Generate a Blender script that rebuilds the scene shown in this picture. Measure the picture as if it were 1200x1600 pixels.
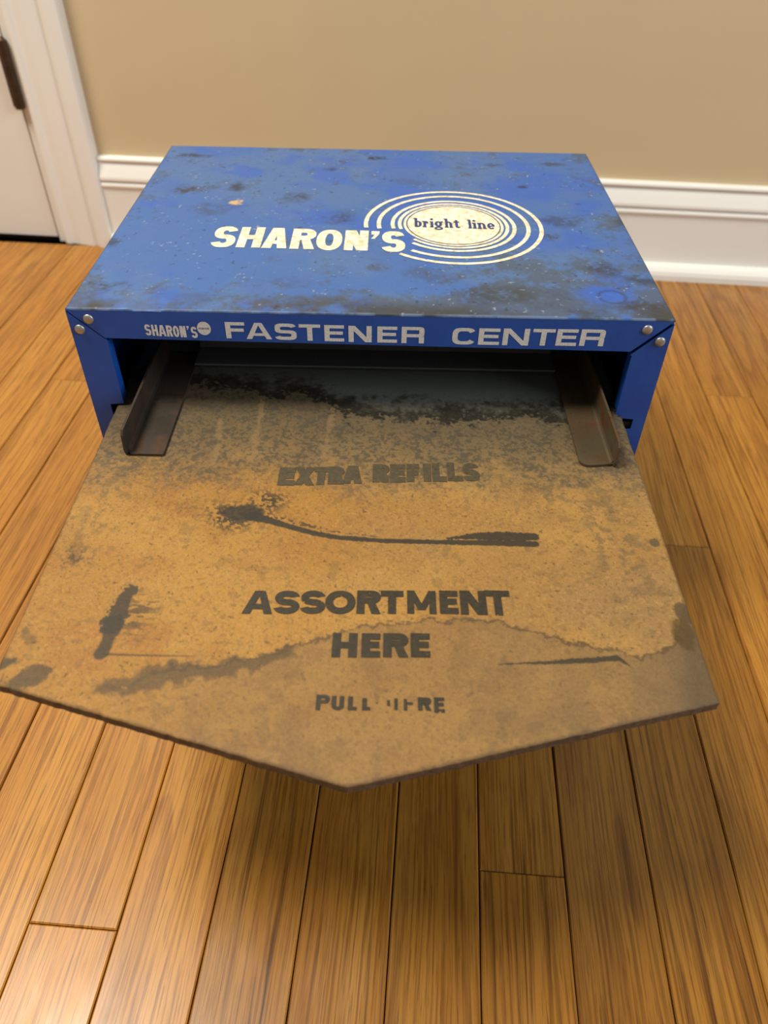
import bpy, math, random
import numpy as np
from mathutils import Matrix, Vector

for _o in list(bpy.data.objects):
    bpy.data.objects.remove(_o, do_unlink=True)
SC = bpy.context.scene
COL = SC.collection

# ------------------------------------------------------------------ camera
F_PX = 1187.02                       # focal length in pixels of the 1200x1600 frame
PITCH, YAW, ROLL, CAM_H = 0.7506, 0.0602, 0.0200, 0.5220
cam = bpy.data.cameras.new('camera')
cam_o = bpy.data.objects.new('camera', cam)
COL.objects.link(cam_o)
_f = Vector((-math.sin(YAW) * math.cos(PITCH), math.cos(YAW) * math.cos(PITCH), -math.sin(PITCH)))
_r0 = Vector((math.cos(YAW), math.sin(YAW), 0))
_u0 = _r0.cross(_f)
_r = math.cos(ROLL) * _r0 + math.sin(ROLL) * _u0
_u = -math.sin(ROLL) * _r0 + math.cos(ROLL) * _u0
cam_o.matrix_world = Matrix(((_r.x, _u.x, -_f.x, 0), (_r.y, _u.y, -_f.y, 0), (_r.z, _u.z, -_f.z, CAM_H), (0, 0, 0, 1)))
cam.sensor_fit = 'VERTICAL'
cam.sensor_height = 36.0
cam.lens = F_PX / 1600 * 36.0
cam.clip_start = 0.01
cam.dof.use_dof = True
cam.dof.focus_distance = 0.50
cam.dof.aperture_fstop = 8.0
SC.camera = cam_o

# ------------------------------------------------------------------ light
world = bpy.data.worlds.new('room_ambient')
SC.world = world
world.use_nodes = True
bg = world.node_tree.nodes['Background']
bg.inputs['Color'].default_value = (1.0, 0.94, 0.87, 1)
bg.inputs['Strength'].default_value = 0.20


def area(name, loc, target, size, power, color, shape='DISK', size_y=None):
    l = bpy.data.lights.new(name, 'AREA')
    l.shape = shape
    l.size = size
    if size_y:
        l.size_y = size_y
    l.energy = power
    l.color = color
    o = bpy.data.objects.new(name, l)
    COL.objects.link(o)
    o.location = loc
    d = Vector(target) - Vector(loc)
    o.rotation_euler = d.to_track_quat('-Z', 'Y').to_euler()
    return o


area('ceiling_lamp', (-1.05, 0.30, 2.40), (-0.2, 0.6, 0), 0.80, 66, (1.0, 0.905, 0.77))
area('window_daylight', (2.5, -0.3, 1.6), (0.5, 0.9, 0.1), 1.2, 46, (0.86, 0.93, 1.0), 'RECTANGLE', 1.5)

SC.view_settings.view_transform = 'Standard'
SC.view_settings.look = 'None'
SC.view_settings.gamma = 1.0
SC.view_settings.use_curve_mapping = False
SC.view_settings.exposure = 0.0


# ------------------------------------------------------------------ helpers
def lin(r, g, b):
    f = lambda c: (c / 255 / 12.92) if c / 255 <= 0.04045 else ((c / 255 + 0.055) / 1.055) ** 2.4
    return (f(r), f(g), f(b), 1.0)


class NT:
    """small wrapper to write node trees briefly"""

    def __init__(s, name):
        s.m = bpy.data.materials.new(name)
        s.m.use_nodes = True
        s.t = s.m.node_tree
        s.t.nodes.clear()
        s.out = s.n('ShaderNodeOutputMaterial')

    def n(s, typ, **kw):
        nd = s.t.nodes.new(typ)
        for k, v in kw.items():
            setattr(nd, k, v)
        return nd

    def put(s, sock, v):
        if v is None:
            return
        if isinstance(v, bpy.types.NodeSocket):
            s.t.links.new(v, sock)
        else:
            sock.default_value = v

    def coord(s, kind='Object', scale=None, offset=None):
        c = s.n('ShaderNodeTexCoord').outputs[kind]
        if offset is not None:
            c = s.vmath('ADD', c, offset)
        if scale is not None:
            c = s.vmath('MULTIPLY', c, scale)
        return c

    def vmath(s, op, a, b):
        nd = s.n('ShaderNodeVectorMath', operation=op)
        s.put(nd.inputs[0], a)
        s.put(nd.inputs[1], b)
        return nd.outputs[0]

    def math(s, op, a, b=None, c=None, clamp=False):
        nd = s.n('ShaderNodeMath', operation=op, use_clamp=clamp)
        s.put(nd.inputs[0], a)
        s.put(nd.inputs[1], b)
        s.put(nd.inputs[2], c)
        return nd.outputs[0]

    def noise(s, vec, scale, detail=3, rough=0.55, dist=0.0):
        nd = s.n('ShaderNodeTexNoise')
        s.put(nd.inputs['Vector'], vec)
        nd.inputs['Scale'].default_value = scale
        nd.inputs['Detail'].default_value = detail
        nd.inputs['Roughness'].default_value = rough
        nd.inputs['Distortion'].default_value = dist
        return nd.outputs['Fac']

    def ramp(s, fac, a, b, lo=0.0, hi=1.0):
        nd = s.n('ShaderNodeMapRange', interpolation_type='SMOOTHSTEP')
        s.put(nd.inputs['Value'], fac)
        s.put(nd.inputs['From Min'], a)
        s.put(nd.inputs['From Max'], b)
        s.put(nd.inputs['To Min'], lo)
        s.put(nd.inputs['To Max'], hi)
        return nd.outputs['Result']

    def mix(s, fac, a, b, blend='MIX'):
        nd = s.n('ShaderNodeMix', data_type='RGBA', blend_type=blend)
        s.put(nd.inputs['Factor'], fac)
        s.put(nd.inputs['A'], a) if False else None
        s.put(nd.inputs[6], a)
        s.put(nd.inputs[7], b)
        return nd.outputs[2]

    def bump(s, h, strength=0.2, dist=0.001):
        nd = s.n('ShaderNodeBump')
        nd.inputs['Strength'].default_value = strength
        nd.inputs['Distance'].default_value = dist
        s.put(nd.inputs['Height'], h)
        return nd.outputs['Normal']

    def bsdf(s, color, rough=0.5, metal=0.0, normal=None, spec=0.5, coat=0.0, coat_rough=0.1):
        nd = s.n('ShaderNodeBsdfPrincipled')
        s.put(nd.inputs['Base Color'], color)
        s.put(nd.inputs['Roughness'], rough)
        s.put(nd.inputs['Metallic'], metal)
        s.put(nd.inputs['Specular IOR Level'], spec)
        s.put(nd.inputs['Coat Weight'], coat)
        s.put(nd.inputs['Coat Roughness'], coat_rough)
        if normal is not None:
            s.put(nd.inputs['Normal'], normal)
        return nd.outputs[0]

    def done(s, sh):
        s.t.links.new(sh, s.out.inputs['Surface'])
        return s.m

    def attr(s, name, typ='GEOMETRY', out='Color'):
        nd = s.n('ShaderNodeAttribute', attribute_type=typ, attribute_name=name)
        return nd.outputs[out]


class MB:
    """collects vertices and faces for one mesh"""

    def __init__(s):
        s.v, s.f = [], []

    def add(s, vs, fs):
        o = len(s.v)
        s.v += [tuple(p) for p in vs]
        s.f += [tuple(i + o for i in f) for f in fs]

    def box(s, x0, x1, y0, y1, z0, z1, bev=0.0):
        if bev <= 0:
            vs = [(x, y, z) for z in (z0, z1) for y in (y0, y1) for x in (x0, x1)]
            s.add(vs, [(0, 2, 3, 1), (4, 5, 7, 6), (0, 1, 5, 4), (2, 6, 7, 3), (0, 4, 6, 2), (1, 3, 7, 5)])
        else:                         # top edges chamfered
            b = bev
            rings = [(0, z0), (0, z1 - b), (b, z1)]
            vs = []
            for d, z in rings:
                vs += [(x0 + d, y0 + d, z), (x1 - d, y0 + d, z), (x1 - d, y1 - d, z), (x0 + d, y1 - d, z)]
            fs = [(0, 3, 2, 1), (8, 9, 10, 11)]
            for r in range(2):
                for i in range(4):
                    j = (i + 1) % 4
                    fs.append((r * 4 + i, r * 4 + j, r * 4 + 4 + j, r * 4 + 4 + i))
            s.add(vs, fs)

    def prism(s, poly, axis, a, b):
        """extrude a 2D polygon: axis 'x' poly=(y,z), 'y' poly=(x,z), 'z' poly=(x,y)"""
        def P(p, t):
            return {'x': (t, p[0], p[1]), 'y': (p[0], t, p[1]), 'z': (p[0], p[1], t)}[axis]
        n = len(poly)
        vs = [P(p, a) for p in poly] + [P(p, b) for p in poly]
        fs = [tuple(range(n)), tuple(range(2 * n - 1, n - 1, -1))]
        for i in range(n):
            j = (i + 1) % n
            fs.append((i, n + i, n + j, j))
        s.add(vs, fs)

    def lathe(s, prof, c, axis='z', n=20):
        """profile (r,h) revolved about an axis through c"""
        vs, fs = [], []
        for r, h in prof:
            for k in range(n):
                a = 2 * math.pi * k / n
                p, q = r * math.cos(a), r * math.sin(a)
                vs.append({'z': (c[0] + p, c[1] + q, c[2] + h), 'y': (c[0] + p, c[1] - h, c[2] + q),
                           'x': (c[0] + h, c[1] + p, c[2] + q)}[axis])
        for i in range(len(prof) - 1):
            for k in range(n):
                k2 = (k + 1) % n
                fs.append((i * n + k, i * n + k2, (i + 1) * n + k2, (i + 1) * n + k))
        fs.append(tuple(range(n))[::-1])
        fs.append(tuple((len(prof) - 1) * n + k for k in range(n)))
        s.add(vs, fs)

    def build(s, name, mat, parent=None, smooth=False, recalc=True):
        me = bpy.data.meshes.new(name)
        me.from_pydata(s.v, [], s.f)
        if recalc:
            import bmesh
            bm = bmesh.new()
            bm.from_mesh(me)
            bmesh.ops.recalc_face_normals(bm, faces=bm.faces)
            bm.to_mesh(me)
            bm.free()
        me.materials.append(mat)
        if smooth:
            me.polygons.foreach_set('use_smooth', [True] * len(me.polygons))
        me.update()
        return link(name, me, parent)


def link(name, me, parent=None):
    o = bpy.data.objects.new(name, me)
    COL.objects.link(o)
    if parent is not None:
        o.parent = parent
    return o


def empty(name, loc, rz=0.0, parent=None):
    o = bpy.data.objects.new(name, None)
    o.empty_display_size = 0.05
    COL.objects.link(o)
    o.location = loc
    o.rotation_euler = (0, 0, rz)
    if parent is not None:
        o.parent = parent
    return o


def structure(o, label=None, cat=None):
    o['kind'] = 'structure'
    if label:
        o['label'] = label
        o['category'] = cat
    return o


# ---- numpy value noise for wear maps (argument in mm)
def vnoise(x, y, scale, seed):
    rng = np.random.RandomState(seed)
    g = rng.rand(128, 128)
    X, Y = x / scale + 37.3, y / scale + 71.7
    xi, yi = np.floor(X).astype(int), np.floor(Y).astype(int)
    fx, fy = X - xi, Y - yi
    fx, fy = fx * fx * (3 - 2 * fx), fy * fy * (3 - 2 * fy)
    a, b = g[yi % 128, xi % 128], g[yi % 128, (xi + 1) % 128]
    c, d = g[(yi + 1) % 128, xi % 128], g[(yi + 1) % 128, (xi + 1) % 128]
    return (a * (1 - fx) + b * fx) * (1 - fy) + (c * (1 - fx) + d * fx) * fy


def fbm(x, y, scale, seed, octs=4, gain=0.55):
    t, amp, tot = 0, 1.0, 0
    for i in range(octs):
        t = t + amp * vnoise(x, y, scale / 2 ** i, seed + i * 7)
        tot += amp
        amp *= gain
    return t / tot


def sst(a, b, x):
    t = np.clip((x - a) / (b - a), 0, 1)
    return t * t * (3 - 2 * t)


def polydist(x, y, pts, wid=None):
    """distance to a polyline minus the interpolated half width; also the fraction along it"""
    best = np.full(x.shape, 1e9)
    along = np.zeros(x.shape)
    n = len(pts) - 1
    for i in range(n):
        (x0, y0), (x1, y1) = pts[i], pts[i + 1]
        dx, dy = x1 - x0, y1 - y0
        t = np.clip(((x - x0) * dx + (y - y0) * dy) / (dx * dx + dy * dy + 1e-9), 0, 1)
        w = 0 if wid is None else wid[i] * (1 - t) + wid[i + 1] * t
        d = np.hypot(x - x0 - t * dx, y - y0 - t * dy) - w
        m = d < best
        best = np.where(m, d, best)
        along = np.where(m, (i + t) / n, along)
    return best, along


def blob(x, y, c, rx, ry, seed, rough=0.5, rot=0.0, soft=0.5, scale=None):
    """ragged elliptical patch, 1 inside to 0 outside"""
    ca, sa = math.cos(rot), math.sin(rot)
    a, b = x - c[0], y - c[1]
    d = np.hypot((a * ca + b * sa) / rx, (-a * sa + b * ca) / ry)
    d = d + rough * (fbm(x, y, scale or max(2.0, min(rx, ry)), seed, 4) - 0.5) * 2
    return 1 - sst(1 - soft, 1.0 + soft * 0.3, d)


def lerpc(c, col, m):
    return c * (1 - m[..., None]) + np.array(col[:3]) * m[..., None]


# ------------------------------------------------------------------ materials
def mat_plain(name, col, rough=0.5, metal=0.0, var=0.08, scale=60, bump=0.0, spec=0.5):
    t = NT(name)
    c = t.coord()
    n = t.noise(c, scale, 4)
    k = t.ramp(n, 0.25, 0.75, 1 - var, 1 + var)
    cc = t.mix(1.0, col, t.vmath('MULTIPLY', (1, 1, 1), k), 'MULTIPLY')
    nm = t.bump(t.noise(c, scale * 6, 3), bump, 0.0005) if bump else None
    return t.done(t.bsdf(cc, rough, metal, nm, spec))


M_WALL = mat_plain('beige_wall_paint', lin(210, 190, 152), 0.75, var=0.015, scale=8, bump=0.12, spec=0.3)
M_TRIM = mat_plain('white_trim_paint', lin(240, 239, 232), 0.32, var=0.012, scale=10, bump=0.03)
M_DOOR = mat_plain('white_door_paint', lin(234, 231, 222), 0.35, var=0.012, scale=6, bump=0.03)
M_HINGE = mat_plain('aged_bronze', lin(78, 60, 44), 0.45, 0.7, var=0.2, scale=80)
M_GAP = mat_plain('dark_subfloor', lin(32, 20, 11), 0.9)
M_RIVET = mat_plain('dull_aluminium', lin(176, 174, 168), 0.42, 0.75, var=0.12, scale=300)
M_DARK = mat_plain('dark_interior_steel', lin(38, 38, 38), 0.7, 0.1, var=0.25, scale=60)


def mat_oak():
    t = NT('varnished_oak')
    seed = t.attr('seed', 'OBJECT', 'Fac')
    tone = t.attr('tone', 'OBJECT', 'Fac')
    cath = t.attr('cathedral', 'OBJECT', 'Fac')
    streak = t.attr('streak', 'OBJECT', 'Fac')
    comb = t.n('ShaderNodeCombineXYZ')
    t.put(comb.inputs[0], t.math('MULTIPLY', seed, 3.17))
    t.put(comb.inputs[1], t.math('MULTIPLY', seed, 11.3))
    t.put(comb.inputs[2], t.math('MULTIPLY', seed, 5.71))
    p0 = t.vmath('ADD', t.coord('Object'), comb.outputs[0])
    S = lambda x, y: t.vmath('MULTIPLY', p0, (x, y, 1.0))
    # slow warp so that the grain wanders
    warp = t.noise(S(14, 3.0), 1.0, 2)
    wv = t.n('ShaderNodeCombineXYZ')
    t.put(wv.inputs[0], t.math('MULTIPLY', t.math('SUBTRACT', warp, 0.5), 0.014))
    p1 = t.vmath('ADD', p0, wv.outputs[0])
    S1 = lambda x, y: t.vmath('MULTIPLY', p1, (x, y, 1.0))
    # fine straight grain, pores
    fine = t.noise(S1(460, 7), 1.0, 4, 0.72)
    mid = t.noise(S1(170, 2.2), 1.0, 4, 0.66)
    broad = t.noise(S(30, 2.0), 1.0, 2)
    pores = t.noise(S1(1100, 30), 1.0, 3, 0.6)
    # cathedral contour lines
    field = t.noise(S(17, 2.4), 1.0, 3.0, 0.35)
    rings = t.math('FRACT', t.math('MULTIPLY', field, 7.0))
    rline = t.math('MULTIPLY', t.ramp(rings, 0.35, 0.92), t.ramp(rings, 1.0, 0.92))
    rline = t.math('MULTIPLY', rline, t.ramp(fine, 0.30, 0.62, 0.35, 1.0))
    # broad dark streaks along the board
    st = t.math('MULTIPLY', t.ramp(mid, 0.52, 0.68), t.ramp(fine, 0.30, 0.60, 0.45, 1.0))
    light, deep, dark = lin(194, 139, 56), lin(134, 82, 24), lin(84, 47, 12)
    c = t.mix(t.ramp(broad, 0.25, 0.75), light, lin(180, 121, 43))
    c = t.mix(t.math('MULTIPLY', t.ramp(fine, 0.44, 0.64), 0.8), c, deep)
    c = t.mix(t.math('MULTIPLY', st, streak), c, dark)
    c = t.mix(t.math('MULTIPLY', rline, t.math('MULTIPLY', cath, 0.6)), c, lin(118, 68, 26))
    c = t.mix(t.math('MULTIPLY', t.ramp(pores, 0.56, 0.66), 0.6), c, lin(104, 60, 20))
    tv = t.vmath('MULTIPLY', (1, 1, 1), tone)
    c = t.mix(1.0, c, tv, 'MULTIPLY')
    rgh = t.ramp(t.noise(S(60, 20), 1.0, 3), 0.2, 0.8, 0.26, 0.36)
    nm = t.bump(t.math('ADD', t.math('MULTIPLY', fine, 0.5), pores), 0.10, 0.0004)
    return t.done(t.bsdf(c, rgh, 0, nm, 0.45))


M_OAK = mat_oak()


def mat_blue():
    """blue enamel of the flanges and sides, lightly scuffed"""
    t = NT('blue_enamel')
    c = t.coord()
    n = t.noise(c, 45, 5, 0.65)
    c1 = t.mix(t.ramp(n, 0.3, 0.75), lin(22, 78, 170), lin(30, 88, 180))
    sc = t.ramp(t.noise(c, 160, 5, 0.7), 0.68, 0.80, 0, 0.6)
    c1 = t.mix(sc, c1, lin(22, 38, 74))
    nm = t.bump(t.noise(c, 700, 2), 0.06, 0.0004)
    return t.done(t.bsdf(c1, t.ramp(n, 0.2, 0.8, 0.34, 0.5), 0, nm))


M_BLUE = mat_blue()


def mat_worn(name, rough_attr='rough', grain=0.10, gscale=900, bump=0.12, bdist=0.0004):
    """colour and gloss come from a wear map stored on the mesh; fine grain added in nodes"""
    t = NT(name)
    col = t.attr('paint')
    rg = t.attr('gloss', out='Fac')
    c = t.coord()
    n = t.noise(c, gscale, 3, 0.7)
    k = t.ramp(n, 0.25, 0.75, 1 - grain, 1 + grain)
    cc = t.mix(1.0, col, t.vmath('MULTIPLY', (1, 1, 1), k), 'MULTIPLY')
    nm = t.bump(n, bump, bdist)
    return t.done(t.bsdf(cc, rg, 0, nm))


M_TOP = mat_worn('worn_blue_enamel', grain=0.07, gscale=700, bump=0.10, bdist=0.0003)
M_BOARD = mat_worn('stained_hardboard', grain=0.17, gscale=1000, bump=0.35, bdist=0.0005)


def mat_board_edge():
    t = NT('hardboard_edge')
    c = t.coord()
    n = t.noise(t.vmath('MULTIPLY', c, (1, 1, 4)), 220, 4, 0.65)
    cc = t.mix(t.ramp(n, 0.3, 0.7), lin(74, 56, 40), lin(112, 92, 72))
    return t.done(t.bsdf(cc, 0.7, 0, t.bump(n, 0.5, 0.0008)))


M_EDGE = mat_board_edge()


def mat_print(name, a, b, wear=0.70, wscale=140, soft=0.02, nscale=260, streak=(1, 1, 1)):
    """printed ink with chips through which the surface below shows"""
    t = NT(name)
    c = t.coord()
    cs = t.vmath('MULTIPLY', c, streak)
    n = t.noise(c, nscale, 4, 0.6)
    col = t.mix(t.ramp(n, 0.35, 0.72), a, b)
    w = t.noise(cs, wscale, 5, 0.68)
    sh = t.bsdf(col, 0.5)
    tr = t.n('ShaderNodeBsdfTransparent').outputs[0]
    mx = t.n('ShaderNodeMixShader')
    t.put(mx.inputs[0], t.ramp(w, wear, wear + soft))
    t.put(mx.inputs[1], sh)
    t.put(mx.inputs[2], tr)
    return t.done(mx.outputs[0])


M_CREAM = mat_print('cream_print', lin(246, 242, 222), lin(206, 190, 150), 0.68, 160)
M_SILVER = mat_print('pale_grey_print', lin(236, 238, 238), lin(205, 208, 208), 0.70, 300, nscale=900)
M_BLUEINK = mat_print('blue_ink', lin(34, 58, 108), lin(42, 66, 112), 0.70, 300)
M_STAMP = mat_print('black_stamp_ink', lin(36, 33, 24), lin(54, 47, 32), 0.60, 420, 0.08, 500)
M_STAMP_FAINT = mat_print('faded_stamp_ink', lin(70, 62, 46), lin(84, 74, 52), 0.55, 220, 0.25, 500)


def mat_steel(name, base, rust, amount, metal=0.35):
    t = NT(name)
    c = t.coord()
    n = t.noise(c, 38, 5, 0.65)
    st = t.noise(t.vmath('MULTIPLY', c, (90, 8, 90)), 1.0, 3)
    cc = t.mix(t.ramp(t.math('ADD', t.math('MULTIPLY', n, 0.7), t.math('MULTIPLY', st, 0.3)), 0.55 - amount, 0.78 - amount), base, rust)
    cc = t.mix(t.ramp(t.noise(c, 300, 3), 0.6, 0.75, 0, 0.5), cc, lin(30, 26, 22))
    return t.done(t.bsdf(cc, t.ramp(n, 0.2, 0.8, 0.4, 0.62), metal, t.bump(t.noise(c, 500, 3), 0.1, 0.0004)))


M_STEEL = mat_steel('dark_oiled_steel', lin(66, 58, 50), lin(96, 66, 42), 0.08)
M_RUST = mat_steel('rusty_steel', lin(92, 82, 62), lin(100, 56, 20), 0.10)
M_BACKSTEEL = mat_steel('black_steel', lin(82, 84, 82), lin(66, 62, 58), 0.0, 0.2)

# ------------------------------------------------------------------ floor of oak strips
PW = 0.05715
X0 = -0.2871
random.seed(5)
mb = MB()
mb.box(-2.2, 1.9, -0.75, 1.30, -0.040, -0.0175)
floor = structure(mb.build('floor', M_GAP), 'golden varnished oak strip floor', 'floor')
JOINTS = {-3: [0.7605], 11: [0.803], 9: [0.537], 1: [0.158], 6: [0.2135]}
#        tone (wood colour, plus shade painted into centre and right strips), cathedral, streak
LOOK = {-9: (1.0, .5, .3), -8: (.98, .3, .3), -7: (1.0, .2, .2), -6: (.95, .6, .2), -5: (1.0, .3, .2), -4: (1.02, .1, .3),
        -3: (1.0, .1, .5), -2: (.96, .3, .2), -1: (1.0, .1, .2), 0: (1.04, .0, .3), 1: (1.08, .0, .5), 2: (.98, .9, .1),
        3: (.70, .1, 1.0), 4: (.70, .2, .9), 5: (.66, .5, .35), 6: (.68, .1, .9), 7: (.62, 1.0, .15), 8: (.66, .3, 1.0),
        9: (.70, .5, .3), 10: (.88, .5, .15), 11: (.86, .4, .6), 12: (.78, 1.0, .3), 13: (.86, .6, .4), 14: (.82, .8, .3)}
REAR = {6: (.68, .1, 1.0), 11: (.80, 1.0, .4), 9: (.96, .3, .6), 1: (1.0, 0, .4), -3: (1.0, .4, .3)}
for k in range(-32, 37):
    js = list(JOINTS.get(k, []))
    if not js:
        js = [random.uniform(0.5, 0.85)] if 0 <= k <= 8 else [random.uniform(-0.25, 0.20)]
    if k in (11, 12, 13, -4, -5, -2, -1):
        js.append(-0.10 - 0.06 * (k % 3))
    ends = [-0.75] + sorted(js) + [1.138]
    for i in range(len(ends) - 1):
        a, b = ends[i], ends[i + 1]
        m = MB()
        hw, hl = PW / 2 - 0.00040, (b - a) / 2 - 0.00025
        m.box(-hw, hw, -hl, hl, -0.018, 0.0, 0.0009)
        o = m.build('plank', M_OAK, floor)
        o.location = (X0 + (k + 0.5) * PW, (a + b) / 2, random.uniform(-0.00012, 0.00012))
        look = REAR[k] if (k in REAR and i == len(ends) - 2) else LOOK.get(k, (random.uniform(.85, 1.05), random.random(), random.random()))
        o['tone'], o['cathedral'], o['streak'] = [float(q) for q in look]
        o['seed'] = float((k * 7 + i * 13) % 41) + 0.37

# ------------------------------------------------------------------ wall, baseboard, casing, door
WY, WROT = 1.142, -0.0176


def on_wall(o):
    o.location = (0, WY, 0)
    o.rotation_euler = (0, 0, WROT)
    return o


mb = MB()
mb.prism([(-0.5985, 0.0), (-0.5985, 2.06), (-1.42, 2.06), (-1.42, 0.0), (-2.2, 0.0), (-2.2, 2.44), (1.9, 2.44), (1.9, 0.0)], 'y', 0.0, 0.10)
structure(on_wall(mb.build('wall_back', M_WALL)), 'plain beige painted wall behind the blue cabinet', 'wall')
prof = [(0, 0), (-.0125, 0), (-.0125, .0915), (-.0135, .0925), (-.0150, .0945), (-.0150, .0965), (-.0138, .0988), (-.0118, .0995),
        (-.0112, .1010), (-.0128, .1020), (-.0150, .1040), (-.0146, .1075), (-.0122, .1130), (-.0098, .1185), (-.0072, .1240), (-.0064, .1265),
        (-.0064, .1280), (-.0082, .1286), (-.0092, .1305), (-.0086, .1330), (-.0060, .1350), (0, .1353)]
mb = MB()
mb.prism(prof, 'x', -0.5045, 1.9)
base = structure(on_wall(mb.build('baseboard_back', M_TRIM)), 'white moulded baseboard along the beige wall', 'baseboard')
mb = MB()
mb.prism([(-.0126, 0), (-.0285, 0), (-.0285, .008), (-.0268, .0135), (-.0225, .0185), (-.0170, .0212), (-.0126, .0218)], 'x', -0.5045, 1.9)
mb.build('shoe_moulding', M_TRIM, base)
# door casing with a stepped profile, thick at the outer edge
cas = [(-.587, 0), (-.587, -.009), (-.584, -.0115), (-.578, -.0115), (-.574, -.0095), (-.570, -.0100), (-.560, -.0125),
       (-.548, -.0140), (-.538, -.0145), (-.534, -.0128), (-.530, -.0155), (-.526, -.0190), (-.512, -.0200), (-.507, -.0190), (-.505, -.0160), (-.505, 0)]
mb = MB()
mb.prism(cas, 'z', 0.0, 2.12)
structure(on_wall(mb.build('trim_1', M_TRIM)), 'white moulded door casing left of the blue cabinet', 'casing')
mb = MB()
mb.box(-.5985, -.5875, -.0035, .11, 0.0, 2.06)
structure(on_wall(mb.build('trim_2', M_TRIM)), 'narrow white door jamb beside the hinge', 'door jamb')
mb = MB()
mb.box(-1.40, -.6020, -.001, .034, 0.0065, 2.05)
door = structure(on_wall(mb.build('door_1', M_DOOR)), 'white closed door with bronze hinge', 'door')
h = MB()
h.lathe([(.0052, .206), (.0064, .2065), (.0064, .2335), (.0060, .2338), (.0064, .2341), (.0064, .2625), (.0060, .2628), (.0064, .2631), (.0064, .2915), (.0052, .292), (.0030, .295), (.001, .2955)],
        (-.5995, -.0085, -.0105), 'z', 16)
h.box(-.6125, -.5998, -.0025, -.0009, .1960, .2810)
hg = h.build('hinge', M_HINGE, door, smooth=False)
hg['label'] = 'dark bronze door hinge'
mb = MB()
mb.box(-1.40, -.60, 0.002, 0.11, 0.0, 0.004)
structure(on_wall(mb.build('trim_3', M_GAP)), 'dark threshold gap under the white door', 'threshold')

# ------------------------------------------------------------------ lettering (own outline glyphs, millimetres)
def ring(cx, cy, ax, ay, bx_, by_, a0, a1, n=28, e=2.0):
    """strip between an outer (ax, ay) and an inner (bx, by) superellipse"""
    out = []
    def pt(rx, ry, a):
        c, s = math.cos(a), math.sin(a)
        return (cx + rx * math.copysign(abs(c) ** (2 / e), c), cy + ry * math.copysign(abs(s) ** (2 / e), s))
    pr = None
    for i in range(n + 1):
        a = math.radians(a0 + (a1 - a0) * i / n)
        q = (pt(ax, ay, a), pt(bx_, by_, a))
        if pr:
            out.append([pr[0], q[0], q[1], pr[1]])
        pr = q
    return out


def rc(x0, x1, y0, y1):
    return [[(x0, y0), (x1, y0), (x1, y1), (x0, y1)]]


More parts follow.
